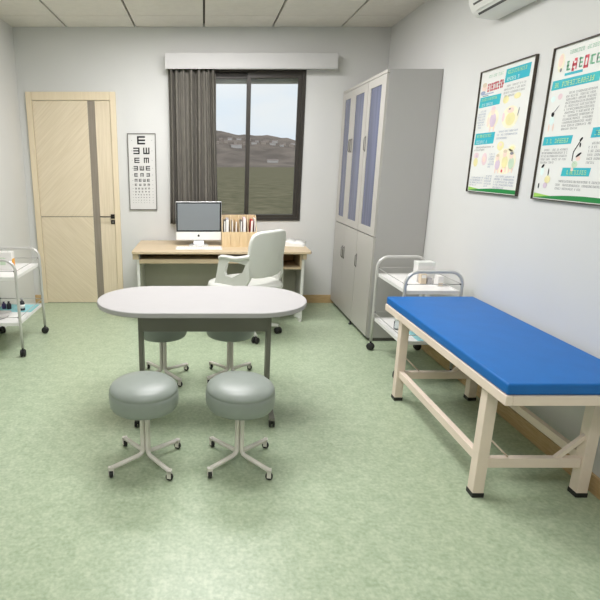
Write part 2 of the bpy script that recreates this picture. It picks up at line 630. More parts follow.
# ------------------------------------------------------------------ door
d = thing('door_1', 'pale oak door with slanting grey inlay strip and oak frame', 'door', (0, 0, 0))
structure(d)
ix0, ix1, iz = -1.698, -0.928, 2.066
f = MB()
for prof in ((DX0, ix0), (ix1, DX1)):
    f.box(prof[0], prof[1], YB - 0.022, YB, 0, DZ, 'door_frame')
f.box(ix0, ix1, YB - 0.022, YB, iz, DZ, 'door_frame')
f.build('door_frame', d, bevel=0.004)
ly0, ly1 = YB - 0.010, YB - 0.0005
lf = MB()
gz = 0.928
s0, s1 = -1.152, -1.080
lf.box(ix0 + 0.003, s0, ly0, ly1, 0.006, gz - 0.004, 'door_fall')
lf.box(ix0 + 0.003, s0, ly0, ly1, gz + 0.004, iz - 0.003, 'door_rise')
lf.box(ix0 + 0.003, s0, ly0 + 0.006, ly1, gz - 0.004, gz + 0.004, 'door_grey')
lf.box(s1, ix1 - 0.003, ly0, ly1, 0.006, iz - 0.003, 'door_vert')
lf.build('door_leaf', d)
MB().box(s0, s1, ly0 - 0.001, ly1, 0.006, iz - 0.003, 'door_grey').build('inlay_strip', d)
hx = -0.968
hd = MB().box(hx - .002, hx + .042, ly0 - .008, ly0, gz - .018, gz + .026, 'door_handle', bev=.002)
hd.tube([(hx + .020, ly0 - .006, gz + .004), (hx + .020, ly0 - .042, gz + .004)], 0.008, 'door_handle')
hd.tube([(hx + .024, ly0 - .045, gz + .004), (hx - .105, ly0 - .045, gz + .004)], 0.006, 'door_handle')
hd.build('door_handle', d)
lk = MB().box(hx - .002, hx + .042, ly0 - .008, ly0, gz - .075, gz - .033, 'door_handle', bev=.002)
lk.lathe([(0, -.006), (.010, -.006), (.010, 0), (0, 0)], 'handle', (hx + .02, ly0 - .009, gz - .054), n=14, axis='y')
lk.build('lock_plate', d)

# ================================================================== outside the window
g = MB()
g.quad([(-500, YB + 0.6, -.35), (700, YB + 0.6, -.35), (700, 340, -.35), (-500, 340, -.35)], 'grass')
structure(g.build('ground'), 'rough olive-green grass field outside the window', 'field')


def hill_z(x, y):
    t = min(max((y - 300) / 180.0, 0), 1)
    top = 30.6 - 0.104 * max(x, -90) + 0.5 * math.sin(x * 0.13) + 0.4 * math.sin(x * 0.37 + 1)
    if y > 480:
        top -= (y - 480) * 0.08
    s = t * t * (3 - 2 * t)
    return -.9 + (top + .9) * (0.35 * t + 0.65 * s) + (0.7 * math.sin(x * 0.11 + y * 0.07) + 0.5 * math.sin(x * .27 - y * .15)) * min(1, t * 4)


hb = bmesh.new()
hv = []
for j in range(60):
    y = 300 + j * 4.4
    hv.append([hb.verts.new((-220 + i * 5.0, y, hill_z(-220 + i * 5.0, y))) for i in range(110)])
for j in range(59):
    for i in range(109):
        fc = hb.faces.new((hv[j][i], hv[j][i + 1], hv[j + 1][i + 1], hv[j + 1][i]))
        fc.smooth = True
me = bpy.data.meshes.new('hill')
hb.to_mesh(me)
hb.free()
me.materials.append(M['hill'])
ho = bpy.data.objects.new('hillside', me)
COL.objects.link(ho)
structure(ho, 'brown scrubby hillside beyond the field', 'hill')


def house(x, y, wd, dp, ht, label, group=None, wallm='house_white'):
    t = thing('house', label, 'house', (x, y, hill_z(x, y) - 0.5), 0, group)
    b = MB().box(-wd / 2, wd / 2, -dp / 2, dp / 2, 0, ht, wallm)
    b.build('wall', t)
    r = MB().prism([(-dp / 2 - .3, ht), (dp / 2 + .3, ht), (0, ht + dp * 0.13)], -wd / 2 - .3, wd / 2 + .3, 'roof', axis='x')
    r.build('roof', t)
    return t


house(43.2, 336, 6.6, 4, 1.9, 'long low white building alone low on the hillside', None)
house(23.5, 392, 8.0, 5, 2.4, 'broad white building on the slope seen through the left pane', None)
rr = random.Random(3)
for k in range(20):
    x = 9.5 + k * 3.5
    y = 404 + 13 * (k % 2) + rr.uniform(-1.5, 1.5)
    house(x, y, rr.uniform(2.2, 4.2), 4, rr.uniform(1.3, 2.0), 'tiny pale house in the row along the far hillside',
          'houses along the hillside', rr.choice(['house_white', 'house_tan']))

# ================================================================== eye chart
t = thing('eye_chart', 'framed eye test chart with rows of tumbling letter E', 'eye chart', (-0.628, YB, 1.0))
cw, chh = 0.285, 0.757
f = MB()
for b in ((-cw / 2, cw / 2, 0, .008), (-cw / 2, cw / 2, chh - .008, chh), (-cw / 2, -cw / 2 + .008, .008, chh - .008), (cw / 2 - .008, cw / 2, .008, chh - .008)):
    f.box(b[0], b[1], -0.016, -0.001, b[2], b[3], 'chart_frame')
f.build('frame', t)
s = MB().box(-cw / 2 + .008, cw / 2 - .008, -0.010, -0.001, .008, chh - .008, 'chart_paper')


def tumbling_e(mb, cx, cz, sz, rot, y=-0.0106, m='ink'):
    h = sz / 2
    bars = [(-h, -h + sz / 5, -h, h), (-h + sz / 5, h, -h, -h + sz / 5), (-h + sz / 5, h, -sz / 10, sz / 10), (-h + sz / 5, h, h - sz / 5, h)]
    ca, sa = math.cos(rot), math.sin(rot)
    for x0, x1, z0, z1 in bars:
        pts = []
        for a, b in ((x0, z0), (x1, z0), (x1, z1), (x0, z1)):
            pts.append((cx + a * ca - b * sa, y, cz + a * sa + b * ca))
        mb.quad(pts, m)


R_, U_, L_, D_ = 0, PI / 2, PI, -PI / 2
rows = [(0.690, .080, [R_], 0), (0.588, .064, [L_, U_], .100), (0.496, .052, [R_, D_], .096), (0.418, .044, [L_, U_, R_], .062),
        (0.352, .035, [R_, D_, L_], .062), (0.298, .028, [D_, R_, U_, R_], .042), (0.254, .022, [R_, U_, L_, D_], .044),
        (0.216, .017, [L_, R_, U_, R_, D_], .034), (0.184, .014, [U_, L_, R_, D_, R_], .034), (0.154, .011, [R_, D_, U_, L_, D_, R_], .028),
        (0.126, .009, [L_, R_, D_, U_, R_, L_], .028), (0.098, .007, [R_, U_, L_, D_, R_, U_], .028), (0.074, .006, [D_, L_, R_, U_, L_, R_], .028)]
for z, sz, rs, st in rows:
    n = len(rs)
    for k, rt in enumerate(rs):
        tumbling_e(s, (k - (n - 1) / 2) * st - 0.004, z, sz, rt)
    for sx in (-.105, .098):
        s.quad([(sx, -.0106, z - .002), (sx + .010, -.0106, z - .002), (sx + .010, -.0106, z + .002), (sx, -.0106, z + .002)], 'ink_soft')
s.build('chart_sheet', t, recalc=False)


# ================================================================== posters on the right wall
class Sheet:
    """printed sheet in poster coordinates: u to the right as read, v downward, both 0..1"""

    def __init__(self, wd, ht):
        self.mb = MB()
        self.w, self.h = wd, ht
        self.mb.box(-0.008, -0.001, -wd / 2 + .004, wd / 2 - .004, .004, ht - .004, 'poster_paper')

    def P(self, u, v, layer):
        # reader faces +x; their right hand points to -y
        return (-0.008 - 0.0004 * layer, self.w / 2 - u * self.w, self.h * (1 - v))

    def poly(self, pts, m, layer=1):
        self.mb.quad([self.P(u, v, layer) for u, v in pts], m)

    def rect(self, u0, v0, u1, v1, m, layer=1):
        self.poly([(u0, v0), (u0, v1), (u1, v1), (u1, v0)], m, layer)

    def blob(self, u, v, ru, rv, m, layer=1, n=14, rot=0.0):
        pts = []
        for k in range(n):
            a = -2 * PI * k / n
            x, y = math.cos(a) * ru, math.sin(a) * rv
            pts.append((u + x * math.cos(rot) - y * math.sin(rot), v + x * math.sin(rot) + y * math.cos(rot)))
        self.poly(pts, m, layer)

    def glyph(self, u, v, su, sv, m, layer, rnd, th=0.14):
        """a dense block of strokes, as small printed characters look"""
        nh = rnd.choice([2, 3, 3])
        for k in range(nh):
            vv = v + sv * (0.08 + 0.8 * k / (nh - 1) if nh > 1 else .5)
            a, b = rnd.choice([(0, 1), (.1, .95), (0, .55), (.4, 1)])
            self.rect(u + a * su, vv, u + b * su, vv + sv * th, m, layer)
        for k in range(2):
            uu = u + su * rnd.choice([.05, .3, .45, .7, .82])
            self.rect(uu, v + sv * rnd.choice([0, .1, .3]), uu + su * th, v + sv, m, layer)

    def text(self, u0, v0, u1, n, pitch, size, m='ink_soft', layer=1, indent=True, seed=1, last=.55):
        rnd = random.Random(seed)
        asp = self.h / self.w
        su = size * asp * 0.85
        for k in range(n):
            v = v0 + k * pitch
            u = u0 + (2 * su if indent and k == 0 else 0)
            end = u1 if k < n - 1 else u0 + (u1 - u0) * last
            while u + su < end:
                if rnd.random() > 0.08:
                    self.glyph(u, v, su * .82, size, m, layer, rnd)
                u += su

    def banner(self, u0, v0, u1, v1, lines=1, seed=2):
        k = 0.012
        self.poly([(u0, v0), (u0 - .01, v1), (u1 - .01, v1 - k * .3), (u1, v0)], 'banner')
        rnd = random.Random(seed)
        hgt = (v1 - v0) / lines
        asp = self.h / self.w
        for L in range(lines):
            sv = hgt * .52
            su = sv * asp * .8
            u = u0 + .03
            e = u1 - .04 if L == 0 else u0 + (u1 - u0) * .7
            while u + su < e:
                if rnd.random() > .1:
                    self.glyph(u, v0 + hgt * L + hgt * .24, su * .82, sv, 'banner_ink' if L == 0 else 'banner_white', 2, rnd)
                u += su

    def done(self, parent):
        return self.mb.build('printed_sheet', parent, recalc=False)


def poster_frame(t, wd, ht):
    f = MB()
    fw_ = .005
    for b in ((-wd / 2, wd / 2, 0, fw_), (-wd / 2, wd / 2, ht - fw_, ht), (-wd / 2, -wd / 2 + fw_, fw_, ht - fw_), (wd / 2 - fw_, wd / 2, fw_, ht - fw_)):
        f.box(-0.018, -0.001, b[0], b[1], b[2], b[3], 'frame_dark')
    f.build('frame', t)


def bottom_band(S):
    S.poly([(.02, .955), (.02, .985), (.5, .985), (.3, .972)], 'lime', 1)
    n = 10
    top = [(.02 + .96 * i / n, .985 - .030 * math.sin(min(1, i / n * 1.15) * PI * .62)) for i in range(n + 1)]
    for a, b in zip(top, top[1:]):
        S.poly([a, (a[0], .988), (b[0], .988), b], 'green_band', 2)


PW, PH = 0.572, 0.747
t = thing('health_poster', 'framed health poster nearest the cabinet with the red lettered title', 'poster', (XR, 3.275, 1.281), 0, 'framed health posters')
poster_frame(t, PW, PH)
S = Sheet(PW, PH)


def toy(S, u, v, s, body, hair='beige'):
    """small cartoon child: body, head, hair and two legs"""
    S.blob(u, v, .05 * s, .045 * s, body, 2)
    S.blob(u - .01 * s, v - .058 * s, .032 * s, .026 * s, 'skin', 3)
    S.blob(u - .01 * s, v - .075 * s, .032 * s, .012 * s, hair, 4)
    S.blob(u + .03 * s, v + .052 * s, .014 * s, .022 * s, 'skin', 2)
    S.blob(u - .03 * s, v + .052 * s, .014 * s, .022 * s, 'skin', 2)


S.text(.16, .045, .47, 1, .03, .022, 'title_pale', seed=11, indent=False, last=1)
S.blob(.10, .135, .050, .034, 'skin'); S.blob(.10, .115, .045, .018, 'beige', 2); S.blob(.08, .175, .05, .014, 'ink_blue', 2)
rnd = random.Random(5)
for k in range(8):
    S.glyph(.165 + k * .040, .110 - k * 0.001, .034, .060, 'title_red', 2, rnd, th=.22)
S.rect(.05, .186, .30, .194, 'ink_blue'); S.rect(.08, .200, .2, .207, 'ink_soft')
S.banner(.50, .040, .92, .140, 2, 21)
S.banner(.04, .212, .46, .295, 2, 22)
S.text(.50, .160, .88, 4, .025, .014, seed=31)
S.text(.04, .320, .21, 7, .022, .013, 'ink_blue', seed=32)
S.blob(.35, .40, .12, .078, 'cream'); toy(S, .36, .41, 1.25, 'lilac', 'pink'); S.blob(.27, .42, .025, .04, 'skin', 2)
S.blob(.56, .268, .055, .030, 'yellow'); S.blob(.76, .255, .06, .022, 'yellow')
S.blob(.68, .405, .15, .085, 'cream'); S.blob(.69, .42, .085, .050, 'yellow', 2)
S.blob(.68, .355, .06, .022, 'skin', 3); S.blob(.66, .345, .02, .006, 'ink_soft', 4); S.blob(.56, .40, .022, .035, 'pink', 3); S.blob(.82, .375, .008, .035, 'ink_soft', 3, rot=.3)
S.text(.48, .500, .86, 3, .026, .014, 'ink_blue', seed=33)
S.banner(.04, .505, .44, .600, 2, 23)
S.text(.05, .615, .46, 2, .022, .013, seed=34)
S.blob(.11, .690, .055, .026, 'pink'); S.blob(.11, .745, .048, .038, 'yellow', 2); S.blob(.12, .695, .025, .010, 'lilac', 3)
S.blob(.29, .720, .055, .052, 'pink'); S.blob(.29, .720, .03, .024, 'skin', 2)
S.text(.38, .675, .50, 6, .020, .013, 'ink_blue', seed=35, indent=False)
S.blob(.58, .620, .065, .036, 'yellow'); S.blob(.58, .61, .028, .014, 'skin', 2); S.blob(.80, .640, .06, .026, 'cream'); S.blob(.80, .64, .038, .013, 'yellow', 2)
S.blob(.70, .74, .2, .10, 'cream', 1)
toy(S, .57, .765, .95, 'lilac', 'beige'); toy(S, .70, .745, 1.1, 'yellow', 'beige'); toy(S, .82, .755, 1.0, 'palegreen', 'ink_soft'); S.blob(.67, .815, .016, .012, 'title_red', 6)
S.text(.04, .868, .32, 4, .021, .013, 'ink_blue', seed=36)
S.text(.35, .850, .50, 5, .021, .013, 'ink_blue', seed=37)
S.text(.54, .850, .92, 5, .022, .014, 'ink_blue', seed=38)
bottom_band(S)
S.done(t)

t = thing('health_poster', 'framed health poster nearest the viewer with green and red title characters', 'poster', (XR, 2.561, 1.278), 0, 'framed health posters')
poster_frame(t, PW, PH)
S = Sheet(PW, PH)
S.text(.20, .040, .62, 1, .03, .024, 'title_pale', seed=41, indent=False, last=1)
S.blob(.11, .105, .045, .060, 'cream'); S.blob(.105, .09, .03, .04, 'skin', 2); S.blob(.12, .150, .014, .012, 'ink_soft', 3)
rnd = random.Random(9)
for k, c in enumerate(['title_green', 'title_red', 'title_green', 'title_red', 'title_green', 'title_pale']):
    S.glyph(.19 + k * .070, .100 - (.008 if c == 'title_red' else 0), .054, .060 + (.014 if c == 'title_red' else 0), c, 2, rnd, th=.24 if c == 'title_red' else .17)
S.rect(.18, .178, .40, .194, 'banner')
S.banner(.04, .212, .62, .272, 1, 51)
S.banner(.70, .050, .97, .145, 1, 52)
S.text(.68, .17, .96, 6, .030, .016, seed=61)
S.blob(.82, .43, .10, .09, 'cream'); S.blob(.86, .40, .04, .04, 'pink', 2); S.blob(.75, .42, .02, .06, 'banner_white', 3); S.blob(.84, .48, .05, .014, 'title_pale', 3)
S.text(.25, .300, .62, 12, .0205, .013, seed=62)
S.blob(.08, .33, .03, .02, 'banner_white'); S.blob(.17, .32, .03, .02, 'pink')
S.blob(.11, .43, .020, .016, 'ink', 3); S.blob(.145, .400, .045, .004, 'ink_soft', 3, rot=-.6)
S.blob(.11, .47, .032, .030, 'banner_white', 2); S.blob(.08, .515, .010, .026, 'skin', 2); S.blob(.14, .515, .010, .026, 'skin', 2)
S.banner(.04, .575, .42, .632, 1, 53)
S.banner(.64, .540, .98, .600, 1, 54)
S.text(.04, .655, .40, 5, .021, .013, seed=63)
for a, b in (((.53, .605), (.46, .68)), ((.46, .68), (.46, .735)), ((.46, .735), (.51, .755))):
    S.poly([(a[0] - .004, a[1]), (b[0] - .004, b[1]), (b[0] + .006, b[1] + .003), (a[0] + .006, a[1] + .003)], 'ink', 2)
S.blob(.53, .605, .020, .009, 'ink', 3, rot=-.5); S.blob(.53, .640, .009, .014, 'ink', 3); S.blob(.53, .70, .034, .008, 'ink', 3, rot=-.4)
S.blob(.53, .722, .026, .016, 'skin', 2); S.blob(.50, .760, .034, .022, 'palegreen', 2); S.blob(.48, .790, .016, .012, 'skin', 3)
S.text(.63, .625, .80, 6, .023, .014, seed=64)
S.blob(.09, .770, .022, .010, 'ink', 3, rot=-.5); S.blob(.09, .805, .026, .030, 'banner_white', 2); S.blob(.18, .810, .007, .026, 'ink', 3)
S.blob(.18, .860, .040, .026, 'yellow', 3); S.blob(.16, .900, .028, .020, 'lilac', 3); S.blob(.07, .905, .009, .020, 'ink', 3)
S.banner(.36, .780, .70, .835, 1, 55)
S.text(.30, .860, .92, 3, .024, .014, seed=65)
bottom_band(S)
S.done(t)

# ================================================================== air conditioner
t = thing('air_conditioner', 'white wall-mounted air conditioner high on the right wall', 'air conditioner', (XR, 3.03, 2.306))
prof = [(-0.001, 0), (-.05, 0.0), (-.135, .012), (-.168, .040), (-.192, .085), (-.200, .14), (-.196, .22), (-.175, .262), (-.12, .28), (-.001, .28)]
b = MB().prism(prof, -.44, .44, 'ac_white', axis='y')
o = b.build('housing', t, bevel=0.012, bseg=3)
v = MB()
a0, a1 = Vector((-.142, 0, .0165)), Vector((-.188, 0, .078))
dirv = (a1 - a0)
nrm = Vector((dirv.z * -1, 0, dirv.x)).normalized()
if nrm.x > 0:
    nrm = -nrm
v.prism([(a0.x + nrm.x * .002, a0.z + nrm.z * .002), (a1.x + nrm.x * .002, a1.z + nrm.z * .002), (a1.x + .010, a1.z + .004), (a0.x + .010, a0.z + .012)], -.385, .385, 'ac_dark', axis='y')
v.build('air_outlet', t)
for k in range(1):
    c = a0 + dirv * (.45 + .42 * k) + nrm * .006
    l = MB().prism([(c.x - .004, c.z - .003), (c.x + .004, c.z + .003), (c.x + .004, c.z + .006), (c.x - .004, c.z + .000)], -.38, .38, 'ac_white', axis='y')
    l.build('louvre', t)

# ================================================================== desk
DT = 0.685
t = thing('desk', 'pale oak office desk under the window with white side panels', 'desk', (0.17, 5.02, 0))
hx_ = 0.825
tp = MB().prism([(-hx_, -.37), (hx_ - .02, -.37), (hx_ - .005, -.33), (hx_ - .005, .37), (-hx_ - .01, .37), (-hx_ - .01, -.33)], DT - .022, DT, 'desk_wood')
tp.build('desktop', t, bevel=0.003)
for sx in (-1, 1):
    p = MB()
    x0 = .735 * sx if sx > 0 else -.792
    p.box(x0, x0 + .025, -.32, .34, 0.0, DT - .022, 'desk_white')
    p.build('side_panel', t, bevel=0.002)
    c = MB().box(x0 + (.002 if sx > 0 else -.035), x0 + (.040 if sx > 0 else .02), -.345, -.3205, DT - .075, DT - .023, 'desk_wood')
    c.build('corner_block', t, bevel=0.002)
MB().box(-.766, .733, .09, .105, .06, DT - .024, 'modesty').build('modesty_panel', t)
MB().box(-.766, .44, -.34, -.05, .572, .610, 'desk_wood').build('keyboard_tray', t, bevel=0.002)
MB().box(-.766, .44, -.04, -.02, .56, DT - .023, 'desk_wood_dark').build('tray_backboard', t)
cbx = MB()
cbx.box(.545, .733, -.33, .05, .516, .532, 'desk_wood')
cbx.box(.545, .733, .035, .05, .532, DT - .024, 'desk_wood_dark')
cbx.box(.545, .560, -.33, .035, .532, DT - .024, 'desk_wood_dark')
cbx.box(.718, .733, -.33, .035, .532, DT - .024, 'desk_wood')
cbx.build('open_cubby', t)
MB().box(.56, .575, -.30, .085, .04, .514, 'modesty').build('inner_panel', t)
MB().box(.576, .733, -.06, -.045, .04, .514, 'modesty').build('cupboard_front', t)

# ---- computer
t = thing('desktop_computer', 'all-in-one computer with white chin and grey screen on the desk', 'computer', (-0.052, 5.07, DT))
bw = .446
b = MB().box(-bw / 2, bw / 2, -.018, .014, .052, .424, 'alu', bev=.006, seg=3)
b.box(-bw / 2 + .004, bw / 2 - .004, -.0195, -.0175, .054, .132, 'white_gloss')
b.build('housing', t)
MB().box(-bw / 2 + .004, bw / 2 - .004, -.0205, -.0178, .134, .418, 'bezel').build('bezel', t)
MB().box(-bw / 2 + .018, bw / 2 - .018, -.0215, -.0206, .147, .405, 'screen').build('screen', t)
lg = MB()
lg.prism([(.011 * math.cos(a) * (1.0 if math.cos(a) < .75 else .84), .094 + .0115 * math.sin(a)) for a in [2 * PI * k / 24 for k in range(24)]], -.0202, -.0196, 'ink', axis='y')
lg.prism([(0, .107), (.005, .110), (.006, .115), (.001, .112)], -.0202, -.0196, 'ink', axis='y')
lg.build('logo', t)
st = MB()
st.prism([(-.02, .012), (.03, .012), (.035, .10), (.022, .10)], -.05, .05, 'alu', axis='x')
st.prism([(-.095, -.085), (.095, -.085), (.075, .07), (-.075, .07)], 0.0005, .010, 'alu')
st.build('stand', t, bevel=0.002)

t = thing('keyboard', 'thin white keyboard lying on the desk below the computer', 'keyboard', (-0.048, 4.855, DT))
MB().box(-.218, .218, -.085, .065, 0.0005, .009, 'white_gloss', bev=.002).build('body', t)
k_ = MB()
for r in range(6):
    for c in range(18):
        x = -.207 + c * .0231
        y = -.077 + r * .0228
        k_.box(x, x + .0205, y, y + .0195, .009, .0115, 'white_plastic')
k_.build('keys', t)

# ---- desk organizer
OX0, OX1, OY0, OY1 = .172, .508, 4.94, 5.17
t = thing('file_organizer', 'pale wooden four-slot file organizer standing on the desk', 'file organizer', ((OX0 + OX1) / 2, (OY0 + OY1) / 2, DT))
ow, od = (OX1 - OX0) / 2, (OY1 - OY0) / 2
fh, bh = .145, .288
MB().box(-ow, ow, od - .006, od, 0.0005, bh, 'org_wood').build('back_board', t)
MB().box(-ow, ow, -od, od - .006, 0.0005, .006, 'org_wood').build('base_board', t)
for k in range(4):
    x0 = -ow + k * ow / 2
    MB().box(x0 + .0025, x0 + ow / 2 - .0025, -od, -od + .006, .006, fh, 'org_wood').build('front_board', t)
for k in range(5):
    x = -ow + k * (2 * ow - .006) / 4
    MB().prism([(-od + .0065, .0065), (od - .0065, .0065), (od - .0065, bh), (od - .09, bh), (-od + .0065, fh)], x, x + .006, 'org_wood', axis='x').build('divider', t)


def folder(x, th, h, m, label, tilt=0.0, y0=-.09, y1=.09):
    bx = MB().box(-th / 2, th / 2, y0, y1, 0, h, m)
    bx.box(-th / 2 + .0015, th / 2 - .0015, y0 - .001, y1, .003, h - .003, 'paper')
    o_ = bx.build('file_folder')
    o_.location = ((OX0 + OX1) / 2 + x, (OY0 + OY1) / 2, DT + .0075)
    o_.rotation_euler = (0, tilt, 0)
    tag(o_, label, 'folder')


folder(-.140, .014, .240, 'dark_bottle', 'dark folder at the back of the first organizer slot')
folder(-.115, .026, .255, 'paper_grey', 'thick pale grey folder in the first slot of the organizer')
folder(-.062, .010, .240, 'beige', 'beige folder in the second slot of the organizer', -0.02)
folder(-.030, .014, .235, 'wood_tan', 'tan folder in the second slot of the organizer')
folder(.019, .016, .240, 'dark_bottle', 'black folder in the third slot of the organizer')
folder(.050, .026, .262, 'pink', 'pale pink folder in the third slot of the organizer')
folder(.114, .020, .245, 'red', 'red folder in the fourth slot of the organizer', 0.03)
folder(.150, .010, .258, 'paper', 'white folder rightmost in the file organizer')

# ---- open booklet
bk = bmesh.new()
rows_ = []
for j in range(2):
    pass
t = thing('booklet', 'open white booklet lying on the right end of the desk', 'booklet', (0.895, 5.10, DT), -0.28)
bkm = MB()
prof = [(-.10, .002), (-.085, .030), (-.05, .042), (-.012, .034), (0, .018), (.012, .032), (.05, .034), (.09, .018), (.11, .002)]
bkm.prism(prof + [(.11, .0006), (-.10, .0006)], -.14, .14, 'paper', axis='y', smooth=True)
bkm.build('pages', t)
bk.free()

# ================================================================== swivel chair
t = thing('swivel_chair', 'white moulded swivel office chair turned toward the desk', 'office chair', (0.36, 4.385, 0), 0)
CR = Matrix.Rotation(math.radians(42), 4, 'Z')     # sitter faces the desk, turned a little left
sb = MB()
n = 40
# seat: rounded squarish pad
def super_r(a, r, e=3.0):
    return r / ((abs(math.cos(a)) ** e + abs(math.sin(a)) ** e) ** (1 / e))
seatp = [(0.02, .385), (.22, .388), (.295, .405), (.315, .435), (.305, .468), (.26, .485), (.12, .480), (0.0, .476)]
mi = sb.mi('chair_white')
rings = []
for r, z in seatp:
    rings.append([sb.bm.verts.new(CR @ Vector((super_r(2 * PI * k / n, r, 2.5) * math.cos(2 * PI * k / n), super_r(2 * PI * k / n, r, 2.5) * math.sin(2 * PI * k / n) * .95, z))) for k in range(n)] if r > 0 else [sb.bm.verts.new((0, 0, z))])
for a, b in zip(rings, rings[1:]):
    for k in range(n):
        if len(b) == 1:
            sb._face((a[k], a[(k + 1) % n], b[0]), mi, True)
        else:
            sb._face((a[k], a[(k + 1) % n], b[(k + 1) % n], b[k]), mi, True)
sb._face(rings[0][::-1], mi)
sb.build('seat', t)


def slab(grid_fn, nu, nv, th, m):
    """curved panel with thickness"""
    q = bmesh.new()
    vs = [[q.verts.new(grid_fn(i / nu, j / nv)) for i in range(nu + 1)] for j in range(nv + 1)]
    for j in range(nv):
        for i in range(nu):
            q.faces.new((vs[j][i], vs[j][i + 1], vs[j + 1][i + 1], vs[j + 1][i])).smooth = True
    bmesh.ops.recalc_face_normals(q, faces=list(q.faces))
    bmesh.ops.solidify(q, geom=list(q.faces), thickness=th)
    for f_ in q.faces:
        f_.smooth = True
    return q


def back_fn(u, v):
    # rounded rectangle panel: squeeze corners
    a, b = 2 * u - 1, 2 * v - 1
    e = 5.0
    k = max(abs(a), abs(b))
    if k > 1e-6:
        s_ = k / ((abs(a) ** e + abs(b) ** e) ** (1 / e))
        a, b = a * s_, b * s_
    x = a * .222 + .012
    z = .740 + b * .196
    y = -.255 - .055 * (b * .5 + .5) + .05 * a * a
    return CR @ Vector((x, y, z))


bq = MB()
bq.merge(slab(back_fn, 20, 20, .045, 'chair_white'), 'chair_white', smooth=True)
ob = bq.build('backrest', t)
md = ob.modifiers.new('soft', 'BEVEL'); md.width = .014; md.segments = 3; md.limit_method = 'ANGLE'; md.angle_limit = math.radians(50)
# armrests: band from the back edge forward, then down to the seat side
def spline(path, k=5):
    fine = []
    for i in range(len(path) - 1):
        p0 = Vector(path[max(i - 1, 0)]); p1 = Vector(path[i]); p2 = Vector(path[i + 1]); p3 = Vector(path[min(i + 2, len(path) - 1)])
        for s_ in range(k):
            q = s_ / k
            fine.append(0.5 * ((2 * p1) + (-p0 + p2) * q + (2 * p0 - 5 * p1 + 4 * p2 - p3) * q * q + (-p0 + 3 * p1 - 3 * p2 + p3) * q ** 3))
    fine.append(Vector(path[-1]))
    return fine


# armrests: moulded loops in the side planes, a broad front post and a small triangular opening
for sx in (-1, 1):
    X = sx * .262
    th_ = .026
    outer = spline([(-.215, .755), (-.16, .728), (-.08, .722), (.015, .722), (.052, .705), (.070, .65), (.092, .55), (.125, .455)])
    low = [Vector((.125, .420)), Vector((-.17, .420)), Vector((-.235, .56))]
    outl = [(p[0], p[1]) for p in outer] + [(p[0], p[1]) for p in low]
    hole = [(-.200, .668), (-.13, .684), (-.050, .684), (-.028, .668), (-.006, .59), (-.02, .560), (-.09, .555), (-.175, .605)]
    q = bmesh.new()
    def ring(pts):
        vs = [q.verts.new((X, a, b)) for a, b in pts]
        return [q.edges.new((vs[i], vs[(i + 1) % len(vs)])) for i in range(len(vs))]
    eds = ring(outl) + ring(hole)
    bmesh.ops.triangle_fill(q, use_beauty=True, use_dissolve=False, edges=eds)
    bmesh.ops.solidify(q, geom=list(q.faces), thickness=th_)
    for v_ in q.verts:                       # lean inward toward the backrest
        t_ = max(0.0, (-.08 - v_.co.y) / .15)
        v_.co.x -= sx * .060 * t_
    ar = MB()
    ar.merge(q, 'chair_white', CR)
    aro = ar.build('armrest', t, bevel=.009, bseg=3)
    pad = MB()
    pad.tube([CR @ p for p in spline([(sx * .205, -.235, .742), (X, -.15, .722), (X, -.06, .719), (X, .02, .716), (X, .052, .700)])], [.017] * 21, 'chair_white', n=12)
    pad.build('arm_rim', aro)
cl = MB().lathe([(.045, .09), (.045, .11), (.028, .12), (.028, .30), (.02, .30), (.02, .384)], 'steel', n=20)
cl.build('gas_column', t)
for k in range(5):
    a = math.radians(-4 + 72 * k)
    lg_ = MB()
    dx, dy = math.cos(a), math.sin(a)
    lg_.tube([(dx * .03, dy * .03, .098), (dx * .30, dy * .30, .072)], [.024, .016], 'chair_white', n=8)
    lgo = lg_.build('leg', t)
    cs = MB()
    mxx = Matrix.Translation((dx * .30, dy * .30, .029)) @ Matrix.Rotation(a + .6, 4, 'Z')
    for s_ in (-.017, .017):
        cs.lathe([(0, s_ - .009), (.024, s_ - .009), (.0285, s_ - .005), (.0285, s_ + .005), (.024, s_ + .009), (0, s_ + .009)], 'black', n=18, axis='x', mx=mxx)
    cs.box(-.008, .008, -.012, .012, .0, .034, 'black', mx=mxx)
    cs.tube([(0, 0, .02), (0, 0, .045)], .006, 'steel', mx=mxx)
    cs.build('caster', lgo)

# ================================================================== cabinets
CXF = 1.37
CH = 2.146
CD = XR - 0.004 - CXF


